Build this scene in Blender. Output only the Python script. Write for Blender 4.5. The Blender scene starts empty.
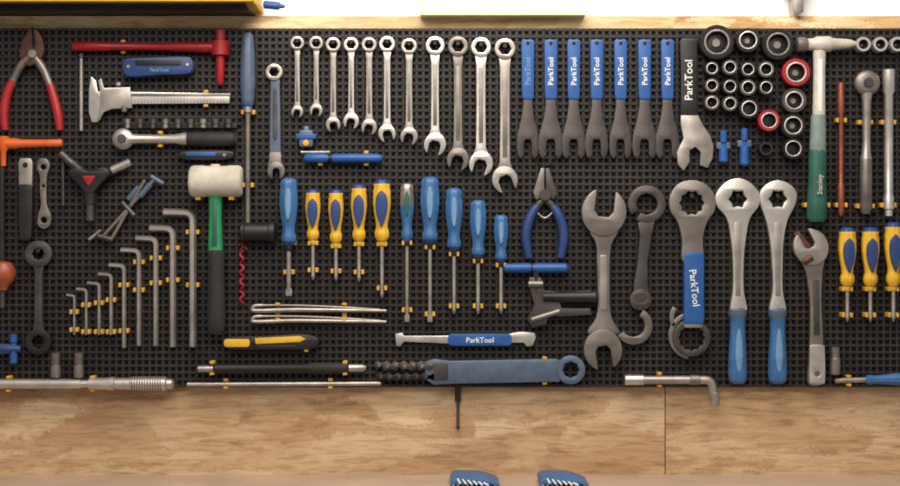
import bpy, bmesh, math, random
from mathutils import Vector
random.seed(4)
S=0.002; Z0=1.5
sc=bpy.context.scene
def lin(c):
    r=[]
    for v in c:
        v/=255.0
        r.append(v/12.92 if v<=0.04045 else ((v+0.055)/1.055)**2.4)
    return (r[0],r[1],r[2],1)
MATS={}
def mat(name,rgb,rough=0.5,metal=0.0,var=0.15,scale=60,bump=0.0):
    m=bpy.data.materials.new(name); m.use_nodes=True
    nt=m.node_tree; b=nt.nodes['Principled BSDF']
    b.inputs['Roughness'].default_value=rough; b.inputs['Metallic'].default_value=metal
    tc=nt.nodes.new('ShaderNodeTexCoord'); n=nt.nodes.new('ShaderNodeTexNoise')
    n.inputs['Scale'].default_value=scale; n.inputs['Detail'].default_value=3
    nt.links.new(tc.outputs['Object'],n.inputs['Vector'])
    r=nt.nodes.new('ShaderNodeValToRGB')
    l=lin(rgb); r.color_ramp.elements[0].position=0.3; r.color_ramp.elements[1].position=0.7
    r.color_ramp.elements[0].color=tuple(v*(1-var) for v in l[:3])+(1,)
    r.color_ramp.elements[1].color=tuple(min(1,v*(1+var)) for v in l[:3])+(1,)
    nt.links.new(n.outputs['Fac'],r.inputs['Fac']); nt.links.new(r.outputs['Color'],b.inputs['Base Color'])
    if bump>0:
        bp=nt.nodes.new('ShaderNodeBump'); bp.inputs['Strength'].default_value=bump; bp.inputs['Distance'].default_value=0.001
        nt.links.new(n.outputs['Fac'],bp.inputs['Height']); nt.links.new(bp.outputs['Normal'],b.inputs['Normal'])
    MATS[name]=m; return name
mat('steel',(168,161,154),0.42,0.8,0.28,25)
mat('chrome',(202,197,191),0.36,0.8,0.2,25)
mat('midsteel',(130,123,117),0.45,0.75,0.3,22)
mat('darksteel',(84,78,76),0.48,0.7,0.3,25)
mat('gunmetal',(48,44,43),0.45,0.5,0.3,25)
mat('socketblack',(38,35,35),0.35,0.5,0.2,25)
mat('black',(22,20,20),0.5,0,0.2)
mat('rubber',(36,34,33),0.7,0,0.2)
mat('blue',(30,82,148),0.45,0,0.15)
mat('deepblue',(34,60,112),0.45,0,0.15)
mat('skyblue',(54,100,150),0.45,0,0.15)
mat('paleblue',(104,142,178),0.45,0,0.12)
mat('slateblue',(84,98,120),0.45,0.2,0.15)
mat('red',(156,24,32),0.42,0,0.12)
mat('yellow',(218,170,40),0.5,0,0.12)
mat('clipyellow',(204,156,48),0.55,0,0.15)
mat('paleyellow',(235,225,180),0.6,0,0.05)
mat('green',(34,134,80),0.5,0,0.15)
mat('teal',(34,84,74),0.5,0,0.15)
mat('greygreen',(112,126,120),0.55,0,0.15)
mat('orange',(208,94,34),0.45,0,0.1)
mat('brownball',(150,72,42),0.4,0,0.2)
mat('rust',(88,56,44),0.55,0.3,0.2)
mat('whiterub',(192,184,168),0.75,0,0.2,30,0.4)
mat('white',(228,226,222),0.6,0,0.03)
mat('copper',(160,88,70),0.45,0.5,0.2)
mat('bone',(190,183,170),0.5,0.1,0.12)
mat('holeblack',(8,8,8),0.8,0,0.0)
mat('boardbars',(33,27,24),0.5,0,0.3,9)
mat('boardstuds',(60,51,45),0.42,0,0.35,9)
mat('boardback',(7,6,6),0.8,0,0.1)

def C(x,y,d): return Vector(((x-450)*S,-d*S,(243-y)*S+Z0))
def circle(cx,cy,r,n=28): return [(cx+r*math.cos(2*math.pi*i/n),cy+r*math.sin(2*math.pi*i/n)) for i in range(n)]
def star(cx,cy,ro,ri,n=12):
    return [(cx+(ro if i%2==0 else ri)*math.cos(math.pi*i/n),cy+(ro if i%2==0 else ri)*math.sin(math.pi*i/n)) for i in range(2*n)]
def spl(pts,n=5):
    out=[];N=len(pts)
    for i in range(N):
        p0,p1,p2,p3=[Vector(pts[(i+k)%N]) for k in (-1,0,1,2)]
        for j in range(n):
            t=j/n
            v=0.5*((2*p1)+(-p0+p2)*t+(2*p0-5*p1+4*p2-p3)*t*t+(-p0+3*p1-3*p2+p3)*t**3)
            out.append((v.x,v.y))
    return out
def sym(cx,prof,smooth=True,lean=0.0):
    y0=prof[0][0]
    L=[(cx-w+lean*(y-y0),y) for y,w in prof]; R=[(cx+w+lean*(y-y0),y) for y,w in prof]
    p=L+R[::-1]
    return spl(p,4) if smooth else p
def rrect(x0,y0,x1,y1,r=3,n=4):
    out=[]
    for (cx,cy,a) in ((x1-r,y0+r,-90),(x1-r,y1-r,0),(x0+r,y1-r,90),(x0+r,y0+r,180)):
        for i in range(n+1):
            t=math.radians(a+90*i/n); out.append((cx+r*math.cos(t),cy+r*math.sin(t)))
    return out
def rot(pts,cx,cy,deg):
    a=math.radians(deg);c,s=math.cos(a),math.sin(a)
    return [(cx+(x-cx)*c-(y-cy)*s,cy+(x-cx)*s+(y-cy)*c) for x,y in pts]
def open_end(cx,cy,R,w,deg,deep=0.25,squash=0.92):
    h=w/2; d0=math.asin(h/R)+0.12; out=[]
    n=22
    for i in range(n+1):
        a=d0+(2*math.pi-2*d0)*i/n
        out.append((R*math.cos(a),R*squash*math.sin(a)))
    out.append((R*0.86,-h)); out.append((-deep*R+h*0.5,-h)); out.append((-deep*R-0.1*h,-h*0.55)); out.append((-deep*R-0.1*h,h*0.55)); out.append((-deep*R+h*0.5,h)); out.append((R*0.86,h))
    return rot([(cx+x,cy+y) for x,y in out],cx,cy,deg)
def band(cx,cy,ro,ri,a0,a1,n=24):
    o=[(cx+ro*math.cos(math.radians(a0+(a1-a0)*i/n)),cy+ro*math.sin(math.radians(a0+(a1-a0)*i/n))) for i in range(n+1)]
    q=[(cx+ri*math.cos(math.radians(a0+(a1-a0)*i/n)),cy+ri*math.sin(math.radians(a0+(a1-a0)*i/n))) for i in range(n+1)]
    return o+q[::-1]

tmpc=bpy.data.collections.new('scratch'); sc.collection.children.link(tmpc)
class T:
    def __init__(s,name): s.name=name; s.v=[]; s.f=[]; s.m=[]; s.mats=[]
    def mi(s,m):
        if m not in s.mats: s.mats.append(m)
        return s.mats.index(m)
    def add(s,vs,fs,m):
        o=len(s.v); s.v+= [tuple(v) for v in vs]
        if isinstance(m,str): k=s.mi(m); s.m+=[k]*len(fs)
        else: s.m+=[s.mi(x) for x in m]
        s.f+=[tuple(i+o for i in f) for f in fs]
    def poly(s,pts,d0,d1,m,holes=(),bev=0.7):
        cu=bpy.data.curves.new('c','CURVE'); cu.dimensions='2D'; cu.fill_mode='BOTH'
        for q in [pts]+list(holes):
            sp=cu.splines.new('POLY'); sp.points.add(len(q)-1)
            for i,p in enumerate(q): sp.points[i].co=(p[0],p[1],0,1)
            sp.use_cyclic_u=True
        h=(d1-d0)/2; bev=min(bev,h*0.8)
        cu.extrude=h-bev; cu.bevel_depth=bev; cu.bevel_resolution=1; cu.offset=-bev
        s._curve(cu,lambda v:(v.x,v.y,v.z+(d0+d1)/2),m)
    def _curve(s,cu,fn,m):
        ob=bpy.data.objects.new('c',cu); tmpc.objects.link(ob)
        dg=bpy.context.evaluated_depsgraph_get()
        me=bpy.data.meshes.new_from_object(ob.evaluated_get(dg))
        bm=bmesh.new(); bm.from_mesh(me)
        bmesh.ops.remove_doubles(bm,verts=bm.verts,dist=0.02)
        bm.verts.index_update()
        s.add([fn(v.co) for v in bm.verts],[[v.index for v in f.verts] for f in bm.faces],m)
        bm.free(); bpy.data.objects.remove(ob); bpy.data.meshes.remove(me); bpy.data.curves.remove(cu)
    def text(s,txt,cx,cy,size,deg,d,m='white'):
        cu=bpy.data.curves.new('t','FONT'); cu.body=txt; cu.size=size; cu.align_x='CENTER'; cu.align_y='CENTER'
        cu.extrude=0.15; cu.resolution_u=2; cu.offset=0.08
        a=math.radians(deg);c,q=math.cos(a),math.sin(a)
        s._curve(cu,lambda v:(cx+v.x*c-v.y*q,cy-(v.x*q+v.y*c),v.z+d),m)
    def lathe(s,A,B,prof,m,seg=18,flute=0,amp=0.0,matfn=None,flat=1.0):
        A=Vector(A);B=Vector(B);ax=(B-A).normalized()
        up=Vector((0,0,1)) if abs(ax.z)<0.9 else Vector((0,1,0))
        u=ax.cross(up).normalized(); w=u.cross(ax).normalized()
        vs=[];fs=[];ms=[]
        for (t,r) in prof:
            for j in range(seg):
                a=2*math.pi*j/seg; rr=r
                if flute: rr=r*(1-amp*(0.5+0.5*math.cos(flute*a)))
                vs.append(A+ax*t+u*rr*math.cos(a)+w*rr*math.sin(a)*flat)
        for i in range(len(prof)-1):
            for j in range(seg):
                k=(j+1)%seg
                fs.append((i*seg+j,i*seg+k,(i+1)*seg+k,(i+1)*seg+j))
                ms.append(matfn(i,j) if matfn else m)
        fs.append(tuple(range(seg))[::-1]); ms.append(ms[0])
        n=(len(prof)-1)*seg; fs.append(tuple(range(n,n+seg))); ms.append(ms[-1])
        s.add(vs,fs,ms)
    def rod(s,A,B,r,m,seg=14,c=0.6,r2=None):
        L=(Vector(B)-Vector(A)).length; r2=r if r2 is None else r2
        c=min(c,r*0.4,r2*0.4)
        s.lathe(A,B,[(0,r-c),(c,r),(L-c,r2),(L,r2-c)],m,seg)
    def tube(s,pts,r,m,seg=10,fil=0,flat=1.0):
        P=[Vector(p) for p in pts]
        if fil>0:
            Q=[P[0]]
            for i in range(1,len(P)-1):
                a=P[i]+(P[i-1]-P[i]).normalized()*fil; b=P[i]+(P[i+1]-P[i]).normalized()*fil
                for k in range(6):
                    t=k/5; Q.append(a.lerp(P[i],t).lerp(P[i].lerp(b,t),t))
            Q.append(P[-1]); P=Q
        elif len(P)>2 and isinstance(r,(list,tuple)):
            N=len(P);Q=[];RR=[]
            for i in range(N-1):
                p0,p1,p2,p3=P[max(i-1,0)],P[i],P[i+1],P[min(i+2,N-1)]
                for j in range(5):
                    t=j/5;Q.append(0.5*((2*p1)+(-p0+p2)*t+(2*p0-5*p1+4*p2-p3)*t*t+(-p0+3*p1-3*p2+p3)*t**3)); RR.append(r[i]*(1-t)+r[i+1]*t)
            Q.append(P[-1]);RR.append(r[-1]);P=Q;r=RR
        N=len(P); R=r if isinstance(r,(list,tuple)) else [r]*N
        vs=[];fs=[]; pn=None
        for i in range(N):
            tg=(P[min(i+1,N-1)]-P[max(i-1,0)]).normalized()
            if pn is None:
                up=Vector((0,0,1)) if abs(tg.z)<0.9 else Vector((0,1,0)); pn=tg.cross(up).normalized()
            pn=(pn-tg*pn.dot(tg)).normalized(); q=tg.cross(pn)
            for j in range(seg):
                a=2*math.pi*j/seg; vs.append(P[i]+pn*R[i]*math.cos(a)+q*R[i]*math.sin(a)*flat)
        for i in range(N-1):
            for j in range(seg):
                k=(j+1)%seg; fs.append((i*seg+j,i*seg+k,(i+1)*seg+k,(i+1)*seg+j))
        fs.append(tuple(range(seg))); fs.append(tuple(range((N-1)*seg,N*seg)))
        s.add(vs,fs,m)
    def box(s,x0,y0,x1,y1,d0,d1,m):
        vs=[(x,y,d) for d in (d0,d1) for y in (y0,y1) for x in (x0,x1)]
        s.add(vs,[(0,1,3,2),(4,5,7,6),(0,1,5,4),(2,3,7,6),(0,2,6,4),(1,3,7,5)],m)
    def socket(s,cx,cy,r,m,d0=3,d1=18,hole='holeblack'):
        A=(cx,cy,d0);B=(cx,cy,d1);L=d1-d0
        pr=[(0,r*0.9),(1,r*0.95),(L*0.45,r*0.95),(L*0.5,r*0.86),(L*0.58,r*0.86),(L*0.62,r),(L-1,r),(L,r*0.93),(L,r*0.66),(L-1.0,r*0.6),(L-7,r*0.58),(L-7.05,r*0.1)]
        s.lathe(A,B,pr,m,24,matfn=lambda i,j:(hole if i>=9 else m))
        if r>9: s.poly(star(cx,cy,r*0.62,r*0.5,6),d1-8,d1-6.5,'black')
    def done(s,smooth=38):
        vs=[C(*v) for v in s.v]
        mn=Vector([min(v[i] for v in vs) for i in range(3)]); mx=Vector([max(v[i] for v in vs) for i in range(3)])
        o=(mn+mx)/2
        me=bpy.data.meshes.new(s.name)
        me.from_pydata([v-o for v in vs],[],s.f)
        for m in s.mats: me.materials.append(MATS[m])
        me.polygons.foreach_set('material_index',s.m)
        bm=bmesh.new();bm.from_mesh(me); bmesh.ops.recalc_face_normals(bm,faces=bm.faces)
        for f in bm.faces: f.smooth=True
        bm.to_mesh(me);bm.free()
        me.set_sharp_from_angle(angle=math.radians(smooth))
        ob=bpy.data.objects.new(s.name,me); ob.location=o; sc.collection.objects.link(ob)
        return ob
clips=T('yellow_peg_clips')
def clip(x,y,r=2.5,vert=True,top=11):
    h=2.3
    if vert:
        clips.poly(rrect(x-r-3,y-h,x+r+3,y+h,1),1.5,4.4,'clipyellow',bev=0.4)
        for sx in (-1,1):
            a=x+sx*(r+0.3);b=x+sx*(r+3)
            clips.poly(rrect(min(a,b),y-h,max(a,b),y+h,0.9),4,top,'clipyellow',bev=0.5)
    else:
        clips.poly(rrect(x-h,y-r-3,x+h,y+r+3,1),1.5,4.4,'clipyellow',bev=0.4)
        for sx in (-1,1):
            a=y+sx*(r+0.3);b=y+sx*(r+3)
            clips.poly(rrect(x-h,min(a,b),x+h,max(a,b),0.9),4,top,'clipyellow',bev=0.5)

# ---------------- OSB material ----------------
def osb(name,cols):
    m=bpy.data.materials.new(name);m.use_nodes=True;nt=m.node_tree;N=nt.nodes;L=nt.links
    b=N['Principled BSDF'];b.inputs['Roughness'].default_value=0.65
    tc=N.new('ShaderNodeTexCoord')
    dn=N.new('ShaderNodeTexNoise');dn.inputs['Scale'].default_value=12;dn.inputs['Detail'].default_value=4
    L.new(tc.outputs['Object'],dn.inputs['Vector'])
    fn=N.new('ShaderNodeTexNoise');fn.inputs['Scale'].default_value=260;fn.inputs['Detail'].default_value=3
    L.new(tc.outputs['Object'],fn.inputs['Vector'])
    fa=N.new('ShaderNodeVectorMath');fa.operation='MULTIPLY_ADD';L.new(fn.outputs['Color'],fa.inputs[0]);fa.inputs[1].default_value=(0.03,0.03,0.03);L.new(tc.outputs['Object'],fa.inputs[2])
    def layer(rotd,scl,off):
        mp=N.new('ShaderNodeMapping');mp.inputs['Rotation'].default_value=(0,math.radians(rotd),0)
        mp.inputs['Scale'].default_value=scl;mp.inputs['Location'].default_value=(off,off,off)
        ad=N.new('ShaderNodeVectorMath');ad.operation='MULTIPLY_ADD'
        L.new(dn.outputs['Color'],ad.inputs[0]);ad.inputs[1].default_value=(0.05,0.05,0.05)
        L.new(fa.outputs[0],ad.inputs[2]);L.new(ad.outputs[0],mp.inputs['Vector'])
        v=N.new('ShaderNodeTexVoronoi');v.inputs['Scale'].default_value=1;L.new(mp.outputs[0],v.inputs['Vector'])
        sp=N.new('ShaderNodeSeparateColor');L.new(v.outputs['Color'],sp.inputs[0]);return sp
    ls=[layer(8,(6,1,18),0),layer(-40,(6,1,20),3.3),layer(38,(8,1,26),7.1),layer(-14,(7,1,60),11.7)]
    def ramp(src):
        r=N.new('ShaderNodeValToRGB');e=r.color_ramp.elements
        e[0].color=lin(cols[0]);e[0].position=0.0;e[1].color=lin(cols[-1]);e[1].position=1.0
        for i,c in enumerate(cols[1:-1]):
            q=e.new((i+1)/(len(cols)-1));q.color=lin(c)
        L.new(src,r.inputs['Fac']);return r.outputs[0]
    cur=ramp(ls[0].outputs[0])
    for sp,t in zip(ls[1:],(0.6,0.7,0.8)):
        g=N.new('ShaderNodeMath');g.operation='GREATER_THAN';L.new(sp.outputs[1],g.inputs[0]);g.inputs[1].default_value=t
        g2=N.new('ShaderNodeMath');g2.operation='MULTIPLY';L.new(g.outputs[0],g2.inputs[0]);g2.inputs[1].default_value=0.8
        x=N.new('ShaderNodeMix');x.data_type='RGBA';L.new(g2.outputs[0],x.inputs[0]);L.new(cur,x.inputs[6]);L.new(ramp(sp.outputs[0]),x.inputs[7]);cur=x.outputs[2]
    def mul(cur,scale,sc3,ro,lo,p0,p1,fac):
        mp=N.new('ShaderNodeMapping');mp.inputs['Scale'].default_value=sc3;mp.inputs['Rotation'].default_value=(0,math.radians(ro),0);L.new(tc.outputs['Object'],mp.inputs['Vector'])
        g=N.new('ShaderNodeTexNoise');g.inputs['Scale'].default_value=scale;g.inputs['Detail'].default_value=5;g.inputs['Distortion'].default_value=1.0;L.new(mp.outputs[0],g.inputs['Vector'])
        gr=N.new('ShaderNodeValToRGB');gr.color_ramp.elements[0].position=p0;gr.color_ramp.elements[0].color=lo;gr.color_ramp.elements[1].position=p1;gr.color_ramp.elements[1].color=(1,1,1,1)
        L.new(g.outputs['Fac'],gr.inputs['Fac'])
        mu=N.new('ShaderNodeMix');mu.data_type='RGBA';mu.blend_type='MULTIPLY';mu.inputs[0].default_value=fac
        L.new(cur,mu.inputs[6]);L.new(gr.outputs[0],mu.inputs[7]);return mu.outputs[2]
    cur=mul(cur,3,(5,1,40),6,(0.66,0.58,0.5,1),0.34,0.56,0.75)
    cur=mul(cur,3,(4,1,22),-32,(0.6,0.5,0.42,1),0.28,0.42,0.7)
    cur=mul(cur,2.2,(1,1,2.2),0,(0.8,0.75,0.7,1),0.38,0.62,0.8)
    L.new(cur,b.inputs['Base Color'])
    MATS[name]=m
osb('osb_wood',[(176,140,102),(208,176,136),(190,156,118),(216,190,154),(184,148,110),(210,180,142)])
osb('osb_lit',[(205,162,106),(240,216,168),(222,188,138),(246,228,190)])  # same OSB, with the brighter light along the top put into its colours

# ---------------- room shell ----------------
def quadbox(name,x0,x1,y0,y1,z0,z1,m):
    me=bpy.data.meshes.new(name)
    cx,cy,cz=(x0+x1)/2,(y0+y1)/2,(z0+z1)/2
    vs=[(x-cx,y-cy,z-cz) for z in (z0,z1) for y in (y0,y1) for x in (x0,x1)]
    me.from_pydata(vs,[],[(0,2,3,1),(4,5,7,6),(0,1,5,4),(2,6,7,3),(0,4,6,2),(1,3,7,5)])
    me.materials.append(MATS[m]);o=bpy.data.objects.new(name,me);o.location=(cx,cy,cz);sc.collection.objects.link(o);return o
mat('wallpaint',(238,240,244),0.8,0,0.02)
mat('concrete',(120,118,115),0.8,0,0.1,5)
def zz(y): return (243-y)*S+Z0
quadbox('wall_back',-3,3,0.045,0.15,0,3.0,'wallpaint')
quadbox('floor',-3,3,-4,0.15,-0.05,0,'concrete')
xs=668
def X(x): return (x-450)*S
YB=478
quadbox('osb_panel',-2.2,X(xs)-0.001,0.016,0.0445,zz(YB),zz(383),'osb_wood')
quadbox('osb_panel',X(xs)+0.001,2.2,0.016,0.0445,zz(YB),zz(383),'osb_wood')
quadbox('trim_1',-2.2,2.2,0.016,0.0445,zz(40),zz(13),'osb_lit')
mat('benchtop',(184,160,138),0.5,0,0.12,8)
wb=T('workbench')
wb.poly(rrect(-400,YB,1300,YB+20,3),-22,120,'benchtop',bev=1)
for lx in (-380,1260):
    for ld in (0,90):
        wb.box(lx,YB+18,lx+30,243+Z0/S,ld,ld+25,'benchtop')
wb.box(-380,YB+20,1290,YB+50,2,10,'benchtop')
wb.done()

# ---------------- pegboard ----------------
pb=T('pegboard')
x0,x1,y0,y1=-330,1230,28,387
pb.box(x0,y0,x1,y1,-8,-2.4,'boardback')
p=6.7
nx=int((x1-x0)/p);ny=int((y1-y0)/p)
px=(x1-x0)/nx;py=(y1-y0)/ny
for j in range(ny+1):
    y=y0+j*py; pb.box(x0,y-1.3,x1,y+1.3,-3.2,0.6,'boardbars')
for i in range(nx+1):
    x=x0+i*px; pb.box(x-1.3,y0,x+1.3,y1,-3.2,0.5,'boardbars')
vs=[];fs=[]
for j in range(ny+1):
    for i in range(nx+1):
        x=x0+i*px;y=y0+j*py
        if x<-60 or x>960: continue
        o=len(vs)
        for (h,d) in ((1.9,0.3),(0.9,1.7)):
            vs+=[(x-h,y,d),(x,y-h,d),(x+h,y,d),(x,y+h,d)]
        fs+=[(o,o+1,o+5,o+4),(o+1,o+2,o+6,o+5),(o+2,o+3,o+7,o+6),(o+3,o,o+4,o+7),(o+4,o+5,o+6,o+7)]
pb.add(vs,fs,'boardstuds')
pb.done()

# ---------------- combination wrenches ----------------
def combo(x,yt,ye,R,R2,w,m='steel',tilt=12,lean=0):
    t=T('combination_wrench')
    rc=yt+R; bc=ye-R2*0.8; xb=x+lean
    t.poly(circle(x,rc,R),4,12,m,[star(x,rc,R*0.62,R*0.54,6)])
    t.poly([(x-w*1.25,rc+R*0.75),(x+w*1.25,rc+R*0.75),(x+w,rc+R*1.8),(xb+w*0.95,(rc+bc)/2),(xb+w*1.05,bc-R2*1.3),(xb+w*1.7,bc-R2*0.65),(xb-w*1.7,bc-R2*0.65),(xb-w*1.05,bc-R2*1.3),(x-w*0.95,(rc+bc)/2),(x-w,rc+R*1.8)],5,10,m)
    t.poly([(x-w*0.45,rc+R*2),(x+w*0.45,rc+R*2),(xb+w*0.45,bc-R2*1.6),(xb-w*0.45,bc-R2*1.6)],9.4,10.6,'midsteel',bev=0.3)
    t.poly(open_end(xb,bc,R2,R2*0.95,90+tilt),4,11.5,m)
    t.done()
    clips.rod((x,rc-R*0.25,1),(x,rc-R*0.25,13),R*0.24,'gunmetal',8)
for a in [(297,36,117,7,6.5,2.6,'steel',14),(316,36,116,7,7,2.6,'steel',14),(333,37,131,7.5,8,2.9,'steel',-14),(351,37,128,7.5,8.5,2.9,'chrome',14),(369,37,134,7.5,8.5,3.1,'steel',14),(387,36,141,8,9.5,3.3,'chrome',-14),(409,38,144,8,9.5,3.3,'steel',14),(435,36,154,9.5,12,4,'chrome',14),(458,36,169,10,12,4.3,'midsteel',14),(481,37,174,10,13,4.8,'chrome',16),(505,38,191,10.5,14,5,'steel',-20)]:
    combo(*a)
t=T('ratcheting_wrench'); 
t.poly(circle(274,72,8.5),4,13,'steel',[star(274,72,5,4.3,6)])
t.poly(sym(275,[(78,4),(90,4.5),(120,5.2),(150,5.5),(158,6)]),5,11,'slateblue')
t.poly(sym(275,[(90,1.8),(120,2.2),(138,2)]),10.5,11.5,'darksteel',bev=.3)
t.poly(open_end(276,171,9.5,7,90),4,12,'midsteel'); t.poly(sym(275,[(152,5.5),(160,6),(166,8)],False),4.5,11.5,'midsteel'); t.done()

# ---------------- cone wrenches ----------------
for i,x in enumerate([528,551,574,597,621,645,668]):
    t=T('cone_wrench')
    hd=[(-5.5,92),(-5,104),(-7,118),(-11.5,134),(-12.5,146),(-11,155),(-7.5,159),(-4.2,154),(-4.2,142),(-2.6,139),(2.6,139),(4.2,142),(4.2,154),(7.5,159),(11,155),(12.5,146),(11.5,134),(7,118),(5,104),(5.5,92)]
    k=0.92+0.05*((i*3)%4)*0.6
    t.poly([(x+a*k,b) for a,b in hd],4.5,8.5,'darksteel')
    t.poly(sym(x,[(39,5.2),(41,6.6),(60,6.4),(85,6.2),(97,6),(99,5)],False),3.5,10,'blue',bev=1.2)
    t.poly(circle(x,43,1.8,12),9.6,10.3,'holeblack',bev=.2)
    t.text('ParkTool',x+0.2,71,7.5,90,10.05,'paleblue' if i==0 else 'white')
    t.done()
t=T('pedal_wrench')
t.poly(sym(689,[(38,7),(41,9),(70,8.2),(100,8.2),(115,9)],False),4,12,'black',bev=1.5)
t.text('ParkTool',689,80,11,90,12.05)
t.poly([(681,112),(697,112),(703,124),(711,136),(714,146),(713,158),(708,168),(700,165),(701,152),(696,147),(690,150),(690,162),(684,171),(678,164),(677,152),(680,146),(684,138),(681,124)],4,10.5,'steel',bev=1)
t.done()

# ---------------- screwdrivers ----------------
def driver(x,yt,yh,ye,w,style,shr=2.0,tip='flat',name='screwdriver'):
    t=T(name); D=4+w; L=yh-yt
    pr=[(0,w*0.45),(L*0.03,w*0.78),(L*0.08,w*0.93),(L*0.13,w*0.88),(L*0.2,w*0.96),(L*0.38,w),(L*0.56,w*0.86),(L*0.7,w*0.68),(L*0.78,w*0.64),(L*0.85,w*0.8),(L*0.93,w*0.8),(L,w*0.5)]
    A=(x,yt,D);B=(x,yh,D)
    pan=lambda a,b,c,m:t.poly(spl([(x-w*.12,yt+L*a),(x+w*.12,yt+L*a),(x+w*c,yt+L*(a+.1)),(x+w*c,yt+L*(a+(b-a)*.6)),(x+w*.14,yt+L*b),(x-w*.14,yt+L*b),(x-w*c,yt+L*(a+(b-a)*.6)),(x-w*c,yt+L*(a+.1))],3),D+w*.5,D+w*1.02,m,bev=.7)
    if style=='by':
        t.lathe(A,B,pr,'yellow',32,8,0.08,lambda i,j:'deepblue' if i<=1 else 'yellow')
        pan(.2,.74,.58,'deepblue')
    elif style=='blue':
        t.lathe(A,B,pr,'skyblue',32,8,0.1,lambda i,j:'deepblue' if i>=10 else 'skyblue')
        pan(.16,.6,.28,'paleblue')
    elif style=='grey':
        t.lathe(A,B,pr,'slateblue',32,8,0.1,lambda i,j:'steel' if i<=4 else 'skyblue')
        pan(.16,.55,.35,'teal')
    t.rod((x,yh-2,D),(x,yh+5,D),shr+1.4,'gunmetal' if style!='by' else 'yellow')
    L2=ye-yh
    if tip=='flat':
        t.lathe((x,yh,D),(x,ye,D),[(0,shr),(L2-8,shr),(L2-6,shr)],'steel',14)
        t.poly([(x-shr,ye-8),(x+shr,ye-8),(x+shr*1.35,ye-4),(x+shr*1.2,ye),(x-shr*1.2,ye),(x-shr*1.35,ye-4)],D-1.2,D+1.2,'steel',bev=.4)
    else:
        t.lathe((x,yh,D),(x,ye,D),[(0,shr),(L2-5,shr),(L2-4,shr*1.1),(L2,shr*.3)],'steel',14)
    t.done(50)
    return D
def dclips(x,ys,D,r=2.2):
    for y in ys: clip(x,y,r,True,D+2)
D=driver(289,178,246,296,9.8,'blue',2.5); clip(289,243,4,True,10); clip(289,272,2.4,True,14)
for x,yt,yh,ye,w in [(313,189,240,280,8),(336,189,243,281,8),(359,184,241,282,8.5),(382,179,241,298,9.5)]:
    D=driver(x,yt,yh,ye,w,'by',2,'ph'); dclips(x,[yh+3,ye-10],D)
D=driver(407,183,241,322,7.6,'grey',1.9);dclips(407,[243,310],D)
for x,yt,yh,ye,w in [(430,177,244,322,10.3),(454,188,251,314,9.3),(478,200,258,314,8.8),(501,215,262,314,7.8)]:
    D=driver(x,yt,yh,ye,w,'blue',2,'ph' if x>440 else 'flat'); dclips(x,[yh+3,ye-8],D)
for x in (847,870,893):
    D=driver(x,227 if x<880 else 222,286,322,9,'by',2,'ph'); dclips(x,[289,315],D,2.4)
t=T('hand_file')
t.lathe((248,33,13),(248,108,13),[(0,3),(2,5),(8,6.5),(28,7.6),(50,8),(66,6.8),(72,6),(75,4)],'slateblue',24,8,.08,lambda i,j:'slateblue' if i<6 else 'blue')
t.rod((248,106,13),(248,113,13),4.4,'steel')
t.rod((248,112,13),(248,223,13),2.6,'midsteel')
t.done(); clip(248,112,4,True,12); clip(248,185,2.6,True,14)
t=T('canister'); t.lathe((241,232,13),(276,232,13),[(0,9),(1,11),(4,11),(5,9.5),(28,9.5),(29,11),(34,11),(35,9)],'rubber',22,matfn=lambda i,j:'gunmetal' if i in(0,1,2) else 'black'); t.done()
t=T('red_cord'); t.tube([(241+1.8*(-1)**k,250+k*4.5,5+1.5*(k%3)) for k in range(13)],[1.2]*13,'red',8); t.tube([(240,250,5),(243,246,5),(246,250,5)],[1.2]*3,'red',8); t.done()

# ---------------- mallet ----------------
t=T('mallet')
t.lathe((191,181.5,17),(243,181.5,17),[(0,13),(1.5,15),(4,15.8),(14,16),(16,15.4),(37,15.4),(39,16),(48,15.8),(50.5,15),(52,13)],'whiterub',32)
t.rod((216,181.5,17),(216,164.5,17),5,'whiterub')
t.lathe((216,196,16),(216,252,16),[(0,7),(20,6.3),(56,7.5)],'green',20,flat=.8)
t.poly(sym(216,[(202,2.4),(225,2),(247,2.6)],False),20,22,'teal',bev=.5)
t.lathe((217,250,16),(217,334,16),[(0,8.5),(3,9),(15,8.2),(35,8.6),(65,9.6),(78,9.2),(84,6)],'rubber',24,8,.08,flat=.8)
t.done()
clips.box(197,197,202,200,1,22,'clipyellow');clips.box(230,197,235,200,1,22,'clipyellow')

# ---------------- hex keys ----------------
for x,yt,ye,xl,r in [(192,212,347,163,3.8),(172,228,347,149,3.4),(155,238,346,135,2.9),(138,250,346,120,2.6),(123,265,348,108,2.3),(110,274,335,97,2.0),(98,283,335,86,1.8),(85,289,335,75,1.6),(73,295,335,65,1.4)]:
    t=T('hex_key'); D=5+r
    t.tube([(xl,yt,D),(x,yt+1,D),(x,ye,D)],r,'steel',6,fil=r*2.2); t.done(20)
for x,ys,r in [(192,(232,285),3.6),(172,(248,280),3.4),(155,(258,283),2.8),(138,(262,290,),2.5),(123,(285,331),2.2),(110,(300,332),1.9),(98,(303,332),1.7),(85,(305,332),1.5),(73,(312,330),1.3)]:
    for y in ys: clip(x,y,r,True,10)

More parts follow.
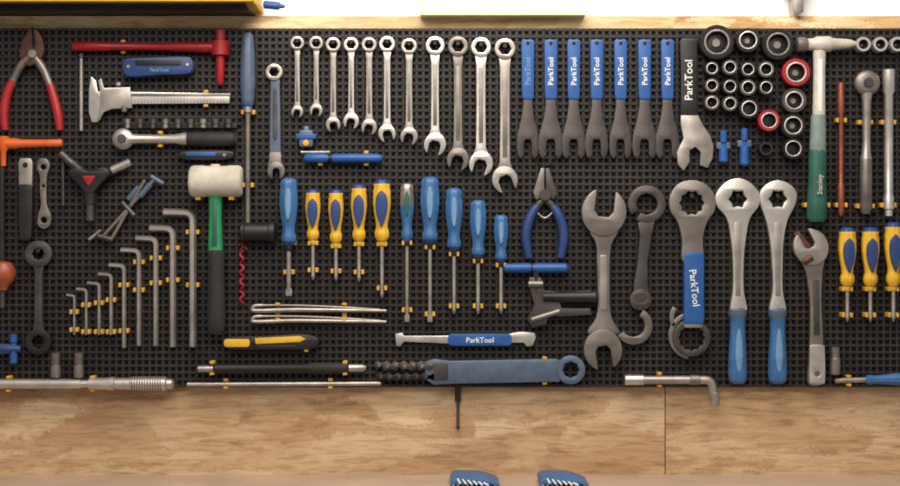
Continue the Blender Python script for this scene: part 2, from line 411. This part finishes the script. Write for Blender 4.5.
# ---------------- left cluster ----------------
t=T('cable_cutter_pliers')
t.poly(spl([(30,28),(37,30),(43,40),(44,52),(38,62),(28,66),(20,58),(21,44)]),5,13,'rust',bev=1.5)
t.poly([(32,28),(34,28),(36,44),(34,50),(32,44)],12.2,13.6,'holeblack',bev=.2)
t.rod((33,54,4),(33,54,16),4.5,'steel',16)
t.tube([(33,55,9),(42,68,9),(48,82,9),(51,92,9)],[5,4.5,4,4],'midsteel')
t.tube([(49,84,9),(53,98,9),(57,114,9),(59,130,9)],[4.2,4.8,4.8,3.8],'red')
t.tube([(31,55,9),(21,64,9),(14,76,9),(10,86,9)],[5,4.5,4,4],'midsteel')
t.tube([(12,80,9),(6,94,9),(3,112,9),(4,130,9)],[4.2,4.8,4.8,3.8],'red'); t.done()
t=T('steel_probe_rod'); t.rod((80,53,7),(80,131,7),2,'steel'); t.rod((80,53,7),(80,58,7),2.8,'darksteel'); t.done()
t=T('red_t_handle_wrench')
t.lathe((72,46,10),(216,47,10),[(0,3.5),(2,5),(20,5.2),(36,4.8),(38,4.2),(95,4.2),(100,5),(140,5.5),(144,5)],'red',16)
t.lathe((220,28,10),(220,85,10),[(0,3),(2,5),(12,5),(13,9),(27,9),(28,4.6),(40,4.2),(55,3.6),(57,2)],'red',16); t.done(); clip(122,46,3.8,False,8)
t=T('folding_hex_set')
for d in (4,13): t.poly(spl([(124,63),(128,59),(150,58),(185,57),(192,60),(193,67),(188,74),(160,75),(132,77),(125,73)]),d,d+3,'deepblue')
t.poly(rrect(128,62,190,72,3),7,13,'black')
for k in range(4): t.rod((132,64+2.4*k,10),(186,63+2.3*k,10),1.1,'gunmetal',6)
t.poly(rrect(136,60.5,182,66,2),15.7,16.6,'black',bev=.3)
t.text('ParkTool',160,70.5,5,0,16.2,'paleblue')
t.rod((129,67,3),(129,67,17),2,'steel');t.rod((188,65,3),(188,65,17),2,'steel');t.done()
t=T('vernier_caliper')
t.poly([(90,76),(95,80),(97,91),(229,93),(229,103),(108,104),(104,108),(97,122),(91,122),(88,112),(88,90)],5,9,'chrome')
t.poly([(98,80),(101,78),(104,88),(130,87),(132,108),(112,109),(104,112),(99,121),(97,121),(100,106),(100,92)],8,12,'steel')
t.poly(rrect(106,93,230,96,1),9,9.5,'midsteel',bev=.2)
for k in range(28): t.box(134+k*3.3,99,134.5+k*3.3,103,8.9,9.2,'midsteel')
t.rod((118,86,10),(118,82,10),3,'steel');t.rod((124,106,11),(124,112,11),3,'midsteel');t.done();clip(205,98,5.5,False,8)
t=T('socket_rail')
t.poly(rrect(120,122,236,128,1),2,5,'gunmetal')
for k in range(9):
    xx=127+k*12.6; r=3.3+.12*k
    t.lathe((xx,118.5,9),(xx,128.5,9),[(0,r*.7),(.6,r),(5,r),(5.6,r*.85),(9,r*.9),(10,r*.6)],'darksteel' if k%3 else 'midsteel',14)
t.done()
t=T('ratchet_handle')
t.lathe((123,139,5),(123,139,17),[(0,9),(1.5,10.5),(9,10.5),(10.5,9),(12,6)],'steel',26)
t.rod((123,139,16),(123,139,19),4.4,'darksteel')
t.lathe((130,139,11),(236,139,11),[(0,6),(6,5),(28,4.6),(45,4.8),(52,6.4),(56,6.8),(57,5.6),(60,7),(84,7.4),(100,7.2),(104,6.4),(106,4)],'chrome',20,matfn=lambda i,j:'chrome' if i<6 else 'rubber')
t.done();clip(160,139,5,False,12)
t=T('pocket_knife'); t.poly(spl([(178,154),(185,151),(210,150),(230,151),(233,155),(228,159),(205,160),(183,159)]),4,11,'gunmetal');t.poly(rrect(186,152,216,156,1.5),10.8,11.6,'blue',bev=.3);t.rod((224,155,4),(224,155,12),1.8,'steel');t.done()
t=T('orange_t_handle_driver')
t.lathe((-14,144,11),(62,143,11),[(0,3),(2,5.2),(30,5.6),(34,4.4),(60,3.8),(74,4.2),(76,3)],'orange',18)
t.lathe((3,136,11),(3,166,11),[(0,4),(1,6),(12,6),(16,3),(30,2.6)],'orange',16);t.done()
t=T('ball_handle_awl')
t.rod((1,166,9),(1,262,9),3,'gunmetal');t.lathe((3,261,14),(3,290,14),[(0,3),(2,9),(8,12.5),(14,13),(20,11),(25,6),(29,5)],'brownball',24);t.rod((3,289,14),(3,308,14),2.6,'darksteel');t.done()
t=T('tire_plug_tool')
t.poly(sym(25,[(158,5),(162,7),(182,6.5),(186,6.5)],False),5,11,'steel');t.poly(sym(25,[(184,6),(190,7),(225,6.6),(238,6),(241,4)],False),4.5,11.5,'gunmetal',bev=1.5)
t.poly(circle(25,165,2.6,14),10.8,11.6,'holeblack',bev=.2);t.done()
t=T('bone_wrench')
t.poly(spl([(40,158),(46,159),(49,166),(46,176),(45.5,190),(46,205),(50,215),(49,225),(43,229),(37,225),(37,216),(40,205),(39,190),(39,176),(36,168),(37,161)]),5,9.5,'midsteel',[circle(42.5,167,2.8,14),circle(43,220,3.2,14),circle(42.5,186,1.6,12)]);t.done()
t=T('three_way_hex_wrench')
t.poly(spl([(90,196),(80,186),(69,173),(77,167),(90,171),(103,167),(111,173),(100,186)]),5,17,'gunmetal',bev=2)
t.poly(spl([(90,186),(86,181),(84,176.5),(90,176),(96,176.5),(94,181)]),6,18,'red',bev=.8)
for ex,ey in [(60,153),(130,162),(90,221)]:
    v=Vector((ex-90,ey-180)).normalized()
    t.tube([(90+v.x*8,180+v.y*8,11),(90+v.x*24,180+v.y*24,11)],6,'gunmetal')
    t.rod((90+v.x*22,180+v.y*22,11),(ex,ey,11),4.2,'chrome' if ex>100 else 'darksteel')
t.rod((62,152,8),(62,206,8),1.8,'darksteel');t.done()
t=T('cable_stretcher')
for o in (0,9):
    t.rod((156-o*1.3,177+o*.3,9),(100+o*1.1,243+o*.2-4,9),1.9,'midsteel')
    t.rod((150-o*1.3,184+o*.3,9),(139-o*1.3,197+o*.3,9),3,'slateblue')
t.rod((150,176,9),(163,184,9),2.4,'slateblue');t.rod((121,202,9),(134,216,9),2.6,'darksteel');t.rod((97,236,9),(112,240,9),3,'darksteel');t.rod((100,230,9),(88,240,9),1.6,'steel');t.done()
t=T('box_end_wrench')
t.poly(circle(38,254,13.5),5,12,'darksteel',[star(38,254,6.5,5.4,8)]);t.poly(sym(38,[(264,6),(272,4),(320,4),(332,6)],False),6,11,'darksteel')
t.poly(circle(38,342,13),5,12,'gunmetal',[star(38,342,7,6,8)]);t.done()
clips.rod((38,251,1),(38,251,14),2.4,'gunmetal',8)
t=T('blue_adjusting_knob'); t.lathe((13,334,10),(13,364,10),[(0,2),(1,4),(8,4),(9,3),(20,3),(21,4),(29,4),(30,2)],'blue',12);t.lathe((-6,349,10),(20,349,10),[(0,5),(8,6),(16,5),(26,3)],'deepblue',14,6,.15);t.done()
for x in (55,78):
    t=T('spark_plug_socket');t.lathe((x,353,9),(x,378,9),[(0,3.5),(.7,4.6),(11,4.6),(12,4),(13,5.2),(24,5.2),(25,4)],'midsteel',16);t.done()
t=T('torque_wrench')
t.lathe((-20,384,10),(174,384,10),[(0,5),(100,5),(101,4),(108,4),(109,6),(128,6.3),(130,7),(134,7),(135,6),(150,6.2),(151,7.2),(186,7.2),(187,5.6),(192,5.2),(194,3)],'chrome',24,matfn=lambda i,j:'chrome' if (i<7 or i%2==0) else 'steel')
for k in range(12): t.lathe((132+k*2.6,384,10),(133.3+k*2.6,384,10),[(0,7.7),(1.3,7.7)],'midsteel',20)
t.done();clip(8,384,5,False,12);clip(92,384,5,False,12)

# ---------------- small centre items ----------------
t=T('tire_gauge');t.poly(rrect(299,130,313,147,3),4,13,'slateblue',bev=1.2);t.poly(rrect(296,134,316,139,1),3,14,'blue');t.poly(circle(306,143,3),12.8,14,'yellow',bev=.3);t.rod((306,131,9),(306,126,9),2.4,'paleblue');t.done()
t=T('blue_file_handle');t.lathe((304,158,9),(382,158,9),[(0,3),(2,4.6),(20,5),(24,3.6),(28,4.6),(62,5),(74,4.6),(78,3)],'blue',16,matfn=lambda i,j:'black' if i==3 else 'blue');t.rod((300,152,8),(330,152,8),1.6,'steel');t.done();clip(320,158,4.5,False,9);clip(366,158,4.5,False,9)
for y in (309,320):
    t=T('tire_lever')
    t.tube([(262,y-3.5,7),(254,y-3,7),(252,y,7),(256,y+2,7),(300,y+1,7),(386,y+2,7)],[1.5,1.9,2.2,2.3,2.4,1.6],'steel',10)
    t.tube([(262,y-3.5,7),(300,y-3.2,7),(340,y-1.5,7),(380,y+1,7)],[1.3]*4,'midsteel',8);t.done()
clip(277,312,6,False,9);clip(344,312,6,False,9)
t=T('utility_knife')
t.poly(spl([(222,342),(230,337),(262,336),(300,334),(316,337),(319,342),(312,349),(270,350),(235,350),(226,347)]),4,13,'gunmetal',bev=1.5)
t.poly(rrect(224,339,250,347,3),12,14,'yellow',bev=.6);t.poly([(255,338),(300,336),(306,339),(300,342),(256,344)],12,14,'yellow',bev=.6);t.rod((306,338,9),(306,352,9),2.4,'yellow')
t.poly(rrect(256,345,296,348,1),12.5,13.6,'black',bev=.3);t.done()
t=T('mini_pump')
t.lathe((197,369,10),(366,368,10),[(0,2),(1,3.4),(16,3.4),(18,5),(110,5),(112,5.8),(150,5.8),(152,4),(165,4),(169,2)],'black',18,matfn=lambda i,j:'steel' if i<2 or i>6 else ('rubber' if i>4 else 'black'));t.done()
for x in (212,345): clip(x,368,4,False,14)
t=T('long_steel_bar');t.rod((186,385,7),(381,384,7),2.3,'steel');t.done();clip(225,384,2.2,False,8);clip(330,384,2.2,False,8)
t=T('chain_wear_gauge')
t.poly([(395,334),(402,333),(404,336),(440,336),(510,334),(520,332),(535,333),(536,338),(533,346),(527,347),(524,343),(450,344),(404,342),(400,347),(396,346)],5,8,'chrome')
t.poly(rrect(448,334,512,346,4),7.6,9,'blue',bev=.4);t.text('ParkTool',480,340.5,7.5,0,9.1);t.done()
t=T('chain_whip')
for k in range(7):
    xx=379+k*8.6; yy=361+(k%2)*1.5
    t.poly(spl([(xx-5,yy+4),(xx-2,yy),(xx+3,yy+2),(xx+8,yy),(xx+12,yy+4),(xx+8,yy+8),(xx+3,yy+6.5),(xx-2,yy+8)]),6+(k%2)*3,9+(k%2)*3,'darksteel',bev=.5)
    t.rod((xx,yy+4,4),(xx,yy+4,14),2,'midsteel',10)
for k in range(6):
    xx=381+k*9; yy=373
    t.poly(spl([(xx-5,yy+4),(xx-2,yy),(xx+3,yy+2),(xx+8,yy),(xx+12,yy+4),(xx+8,yy+8),(xx+3,yy+6.5),(xx-2,yy+8)]),5+(k%2)*3,8+(k%2)*3,'gunmetal',bev=.5)
    t.rod((xx,yy+4,4),(xx,yy+4,13),2,'darksteel',10)
t.poly([(424,362),(434,359),(450,361),(556,359),(564,362),(560,382),(452,384),(434,385),(426,380)],5,11,'slateblue',bev=1.2)
t.poly(circle(571,370,14.5),4,12,'slateblue',[star(571,370,8.5,7.5,8)],bev=1.2)
t.poly([(434,363),(448,364),(448,380),(434,381)],10.6,11.6,'darksteel',bev=.3);t.done();clip(545,371,11,False,9)

t=T('needle_nose_pliers')
t.poly([(541,168),(544.3,168),(544.3,196),(536,200),(533,192),(537,180)],6,13,'midsteel')
t.poly([(545.7,168),(549,168),(553,180),(557,192),(554,200),(545.7,196)],6,13,'darksteel')
t.rod((545,195,4),(545,195,15),6,'darksteel')
t.tube([(549,196,9),(539,204,9),(532,216,9)],[4,4,4],'darksteel')
t.tube([(541,196,9),(551,204,9),(558,216,9)],[4,4,4],'darksteel')
t.tube([(537,206,9),(530,218,9),(526,236,9),(529,258,9)],[4.2,5.2,5.2,4],'deepblue')
t.tube([(553,206,9),(560,218,9),(564,236,9),(561,258,9)],[4.2,5.2,5.2,4],'deepblue')
t.tube([(536,211,9),(545,218,9),(554,211,9)],[1,1,1],'steel');t.done()
clips.tube([(541,176,2),(541,170,6),(538,163,11)],[1.1]*3,'gunmetal',6);clips.tube([(549,176,2),(549,170,6),(552,163,11)],[1.1]*3,'gunmetal',6)
t=T('blue_t_handle_wrench')
t.lathe((503,268,11),(569,268,11),[(0,2),(2,4.6),(24,5.2),(28,4.4),(30,4.4),(34,5.2),(63,5),(66,2)],'blue',18,matfn=lambda i,j:'black' if i in (3,) else 'blue')
t.rod((536,270,11),(536,290,11),3.4,'gunmetal');t.done()
t=T('chain_breaker_tool')
t.poly([(529,277),(541,277),(544,290),(560,292),(590,290),(597,295),(594,302),(560,303),(562,308),(590,308),(592,315),(560,317),(549,315),(546,325),(532,328),(527,319),(534,305),(530,290)],4,14,'darksteel',bev=1.5)
t.lathe((543,297,12),(598,297,12),[(0,5),(40,6),(52,6.5),(55,3)],'gunmetal',16);t.rod((528,284,14),(543,284,14),3.5,'midsteel');t.rod((531,320,13),(560,311,13),3,'midsteel');t.done()

# ---------------- large wrenches ----------------
t=T('open_end_wrench')
t.poly(open_end(604,212,24.5,19,-90+6,0.15),4,13,'midsteel',bev=1.2)
t.poly(spl([(590,228),(618,228),(612,244),(610,262),(610,300),(612,318),(619,334),(588,334),(596,318),(598,300),(597,262),(596,244)],4),5,11.5,'midsteel',bev=1.2)
t.poly(open_end(603,350,21,15,90-8,0.15),4,13,'midsteel',bev=1.2)
t.poly(rrect(600,255,607,310,2),11.2,12,'steel',bev=.3);t.done()
t=T('hook_spanner')
t.poly(band(647,204,19,10.5,-215,125),4,11,'darksteel',bev=1)
t.poly([(638,222),(656,218),(652,235),(648,260),(648,285),(652,305),(634,310),(634,285),(638,260),(640,235)],5,10.5,'darksteel',bev=1)
t.poly(circle(641,300,11),4.6,11,'darksteel',[star(641,299,5,4,6)],bev=.8)
t.poly(band(634,326,19,11,-60,150),4,10.5,'midsteel',bev=1);t.done()
t=T('bottom_bracket_wrench')
t.poly(spl([(692,180),(706,184),(715,196),(715,210),(707,223),(703,240),(703,262),(683,262),(682,240),(678,223),(670,210),(670,196),(678,184)],5),4,12,'midsteel',[star(692,203,12.5,10.5,10)],bev=1.2)
t.poly(sym(694,[(252,9),(256,10.2),(290,10),(318,10.5),(324,9.5)],False),3.5,13,'blue',bev=1.6)
t.text('ParkTool',694,288,10,-84,13.05)
t.poly(circle(692,338,19),4.5,10,'darksteel',[star(692,338,13.5,11.5,12)],bev=1)
t.poly(band(693,336,24,19,100,300),4,8,'midsteel',bev=.8)
t.poly(band(690,318,20,15,150,215),4,8,'midsteel',bev=.8)
t.poly(rrect(684,318,703,328,2),4.2,11.5,'steel');t.done()
for x in (738,778):
    t=T('headset_wrench')
    if x==738: o=[(738,178),(750,182),(760,194),(759,206),(750,219),(746,240),(744,262),(744,290),(747,312),(731,312),(733,290),(733,262),(731,240),(727,219),(717,206),(716,194),(726,182)]
    else: o=[(778,180),(790,184),(797,193),(795,206),(788,220),(784,240),(783,262),(783,290),(786,312),(770,312),(773,290),(772,262),(770,240),(766,220),(761,206),(760,193),(767,184)]
    t.poly(spl(o,4),4,12,'chrome',[star(x,199,9.5,7.2,6)],bev=1.3)
    t.poly([(x-4,222),(x+4,222),(x+3,250),(x+2.5,296),(x-2.5,296),(x-3,250)],11.4,12.5,'steel',bev=.3)
    t.lathe((x,308,10),(x,384,10),[(0,6),(2,9),(7,9.6),(10,8),(24,7.6),(45,9),(64,9.8),(73,8.6),(76,5)],'skyblue',24,matfn=lambda i,j:'slateblue' if i<3 else 'skyblue',flat=.85)
    t.poly(spl([(x,328),(x+3,340),(x+3.4,360),(x,372),(x-3.4,360),(x-3,340)],4),16,18.4,'paleblue',bev=.8);t.done()
    clips.rod((x,196,1),(x,196,13),2.2,'gunmetal',8)
clips.rod((692,196,1),(692,196,13),2.6,'gunmetal',8)
t=T('breaker_bar');t.tube([(626,380,10),(712,380,10),(715,404,10)],4.3,'steel',12,fil=7);t.rod((625,380,10),(644,380,10),5.4,'chrome');t.rod((690,380,10),(700,380,10),5.2,'midsteel');t.rod((715,392,10),(715,405,10),5,'steel');t.done();clip(660,380,4.5,False,10)

# ---------------- sockets ----------------
for x,y,r,m in [(716,43,17.5,'socketblack'),(747,41,12.5,'socketblack'),(777,45,16,'socketblack'),(711,69,7.5,'gunmetal'),(729,68,8,'darksteel'),(747,70,8,'gunmetal'),(765,70,8.5,'darksteel'),(711,86,7.5,'darksteel'),(729,87,8,'gunmetal'),(747,88,8.5,'darksteel'),(765,88,8,'gunmetal'),(711,103,8,'darksteel'),(729,104,8,'darksteel'),(748,109,10.5,'socketblack'),(795,73,14,'red'),(793,101,12.5,'darksteel'),(768,121,11,'red'),(792,126,12.5,'socketblack'),(792,149,11,'socketblack'),(765,149,7,'black')]:
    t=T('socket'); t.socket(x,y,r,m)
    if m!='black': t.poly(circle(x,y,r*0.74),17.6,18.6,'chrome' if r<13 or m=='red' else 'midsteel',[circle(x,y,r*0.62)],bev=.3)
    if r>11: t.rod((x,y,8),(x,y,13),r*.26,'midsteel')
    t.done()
for x,ya,yz in [(724,130,163),(745,128,166)]:
    t=T('blue_bit_driver');t.lathe((x,ya,9),(x,yz,9),[(0,2),(1,3.6),(12,3.6),(13,2.2),(17,2.2),(18,4.6),(yz-ya-2,5),(yz-ya,3)],'blue',14);t.poly(rrect(x-7,ya+12,x+7,ya+19,1.5),4,10,'slateblue');t.done()
for x in (862,879,896):
    t=T('socket');t.socket(x,45,7.5,'chrome');t.done()

t=T('hammer')
t.lathe((796,45,14),(855,44,14),[(0,5.5),(1,7.5),(8,7.5),(11,6),(17,6.2),(20,8),(33,8),(36,6),(50,5),(55,4),(59,2)],'bone',20,matfn=lambda i,j:'midsteel' if i<3 else 'bone')
t.lathe((819,50,14),(818,155,14),[(0,6.5),(20,6),(50,6.2),(80,6.8),(105,7.5)],'bone',20,flat=.8)
t.poly(sym(818.5,[(60,2),(90,2.2),(112,2)],False),18,19.5,'white',bev=.4)
t.lathe((818,115,14),(817,158,14),[(0,6.6),(2,7.5),(43,8.6)],'greygreen',20,flat=.85)
t.lathe((817,150,14),(816,222,14),[(0,8.6),(3,9.2),(30,9),(53,10.4),(68,10.6),(72,8)],'teal',24,8,.06,flat=.85)
t.text('Stanley',817,185,7,90,24,'bone')
t.done();clip(817,205,10,True,14)
t=T('copper_rod');t.lathe((842,82,8),(842,216,8),[(0,1.5),(1,2.6),(14,3.2),(30,3.2),(32,2.2),(100,2.2),(104,3.2),(130,3),(134,1)],'copper',14);t.done();clip(842,120,2.4);clip(842,205,3)
t=T('ratchet_wrench')
t.lathe((867,83,5),(867,83,17),[(0,11),(1.5,12.5),(9,12.5),(10.5,11),(12,8)],'midsteel',26);t.rod((867,83,16),(867,83,19),5,'darksteel')
t.lathe((867,93,11),(866,214,11),[(0,6),(8,4.6),(50,4),(60,4.6),(66,6),(115,6.4),(121,4)],'midsteel',18,matfn=lambda i,j:'steel' if i<4 else 'midsteel');t.done();clip(866,122,4.4);clip(866,206,6,True,12)
t=T('extension_bar');t.lathe((889,69,11),(889,216,11),[(0,5),(1,6.3),(22,6.3),(26,4.5),(125,4.5),(128,5.5),(140,5.5),(141,4),(147,4)],'chrome',18);t.done();clip(889,122,4.6);clip(889,205,5)
t=T('adjustable_wrench')
t.poly(rot(open_end(811,247,19,11,-90,0.0),811,247,-28),4,13,'steel',bev=1.2)
t.poly(rot([(806,226),(812,226),(812,250),(806,250)],811,247,-40),5,12,'rust',bev=.6)
t.rod((803,262,12),(812,257,12),4,'rust',12)
t.poly(spl([(802,258),(824,256),(823,272),(822,300),(824,350),(825,378),(818,386),(810,385),(808,376),(810,340),(810,300),(806,272)],4),5,11.5,'midsteel',bev=1.2)
t.poly(sym(817,[(345,6),(350,7.6),(378,8),(384,6)]),9,13.5,'chrome',[circle(817,374,2.6,14)],bev=1)
t.poly([(813,280),(819,280),(820,335),(814,335)],11,12,'darksteel',bev=.3);t.done()
t=T('spark_plug_socket');t.lathe((836,347,9),(836,375,9),[(0,3),(.7,4.4),(11,4.4),(12,5.2),(27,5.2),(28,4)],'midsteel',16);t.done()
t=T('screwdriver');t.rod((836,381,8),(868,380,8),2.6,'steel');t.lathe((866,380,10),(925,379,10),[(0,3),(2,5),(12,4.4),(30,6.4),(52,6.4),(59,3)],'skyblue',20,8,.1);t.done();clip(850,381,2.6,False,9)
clips.done()

t=T('hanging_hook');t.poly(rrect(455,386,461,404,1),-7.5,-3,'gunmetal');t.tube([(458,402,-4),(458,422,-4),(458,430,-1),(458,426,3)],[1.6]*4,'darksteel',8);t.done()

# ---------------- above the board ----------------
t=T('yellow_storage_bin')
t.poly(rrect(-120,-90,258,4,3),-20,60,'yellow',bev=1.5);t.poly(rrect(-124,3,260,10,2),-20,66,'yellow',bev=1);t.poly(rrect(-110,8,252,12,1),-20,58,'gunmetal',bev=.6);t.poly(rrect(-100,-70,200,-12,3),59,61,'white',bev=.4);t.done()
t=T('blue_marker_pen');t.lathe((262,3,2),(284,5,2),[(0,2),(1,4),(16,4),(17,2.5),(22,1.5)],'blue',12);t.done()
t=T('white_storage_bin')
t.poly(rrect(422,-90,584,13,3),-20,10,'white',bev=1.5);t.poly(rrect(420,12,586,15,1),-20,11,'paleyellow',bev=.6);t.done()
t=T('wall_bracket');t.poly([(796,-30),(806,-30),(806,10),(800,14),(796,8)],-20,2,'steel');t.poly(rrect(790,-20,812,-10,1),-20,0,'steel');t.done()

# ---------------- brushes on bench ----------------
for bx in (473,559):
    t=T('scrub_brush'); by=YB
    t.poly(spl([(bx-22,by-7),(bx-17,by-10),(bx+6,by-9.5),(bx+20,by-5.5),(bx+24,by-2.5),(bx+8,by-4.5),(bx-20,by-4)]),25,75,'skyblue',bev=1)
    for k in range(10):
        for q in (28,38,48,58,70):
            t.rod((bx-19+k*4.3,by-5+k*.25,q),(bx-20+k*4.6,by-0.1,q+random.uniform(-1,3)),1.1,'white' if (k+q)%3 else 'paleblue',6)
    for k in range(6): t.rod((bx-16+k*5,by-9.5+k*.8,74.5),(bx-13+k*5.4,by-4.5+k*.3,76.5),.9,'white',6)
    t.done()

bpy.data.collections.remove(tmpc)
# ---------------- lights / world / camera ----------------
w=bpy.data.worlds.new('World');sc.world=w;w.use_nodes=True
w.node_tree.nodes['Background'].inputs[0].default_value=(1,0.93,0.86,1);w.node_tree.nodes['Background'].inputs[1].default_value=0.42
def area(name,loc,target,sx,sy,e,col):
    l=bpy.data.lights.new(name,'AREA');l.shape='RECTANGLE';l.size=sx;l.size_y=sy;l.energy=e;l.color=col
    o=bpy.data.objects.new(name,l);o.location=loc;o.rotation_euler=(Vector(target)-Vector(loc)).to_track_quat('-Z','Y').to_euler();sc.collection.objects.link(o)
area('ceiling_light',(0.1,-0.9,2.7),(0,0,1.5),1.6,0.4,26,(1,0.93,0.84))
area('shop_light',(-0.1,-2.2,2.7),(0,0,1.3),1.4,0.6,25,(1,0.92,0.82))
cam=bpy.data.cameras.new('Camera');co=bpy.data.objects.new('Camera',cam);sc.collection.objects.link(co)
cam.sensor_width=36;cam.lens=60;co.location=(0,-3.024,Z0);co.rotation_euler=(math.radians(90),0,0)
cam.dof.use_dof=True;cam.dof.focus_distance=2.2;cam.dof.aperture_fstop=9
sc.camera=co
sc.view_settings.view_transform='Standard'
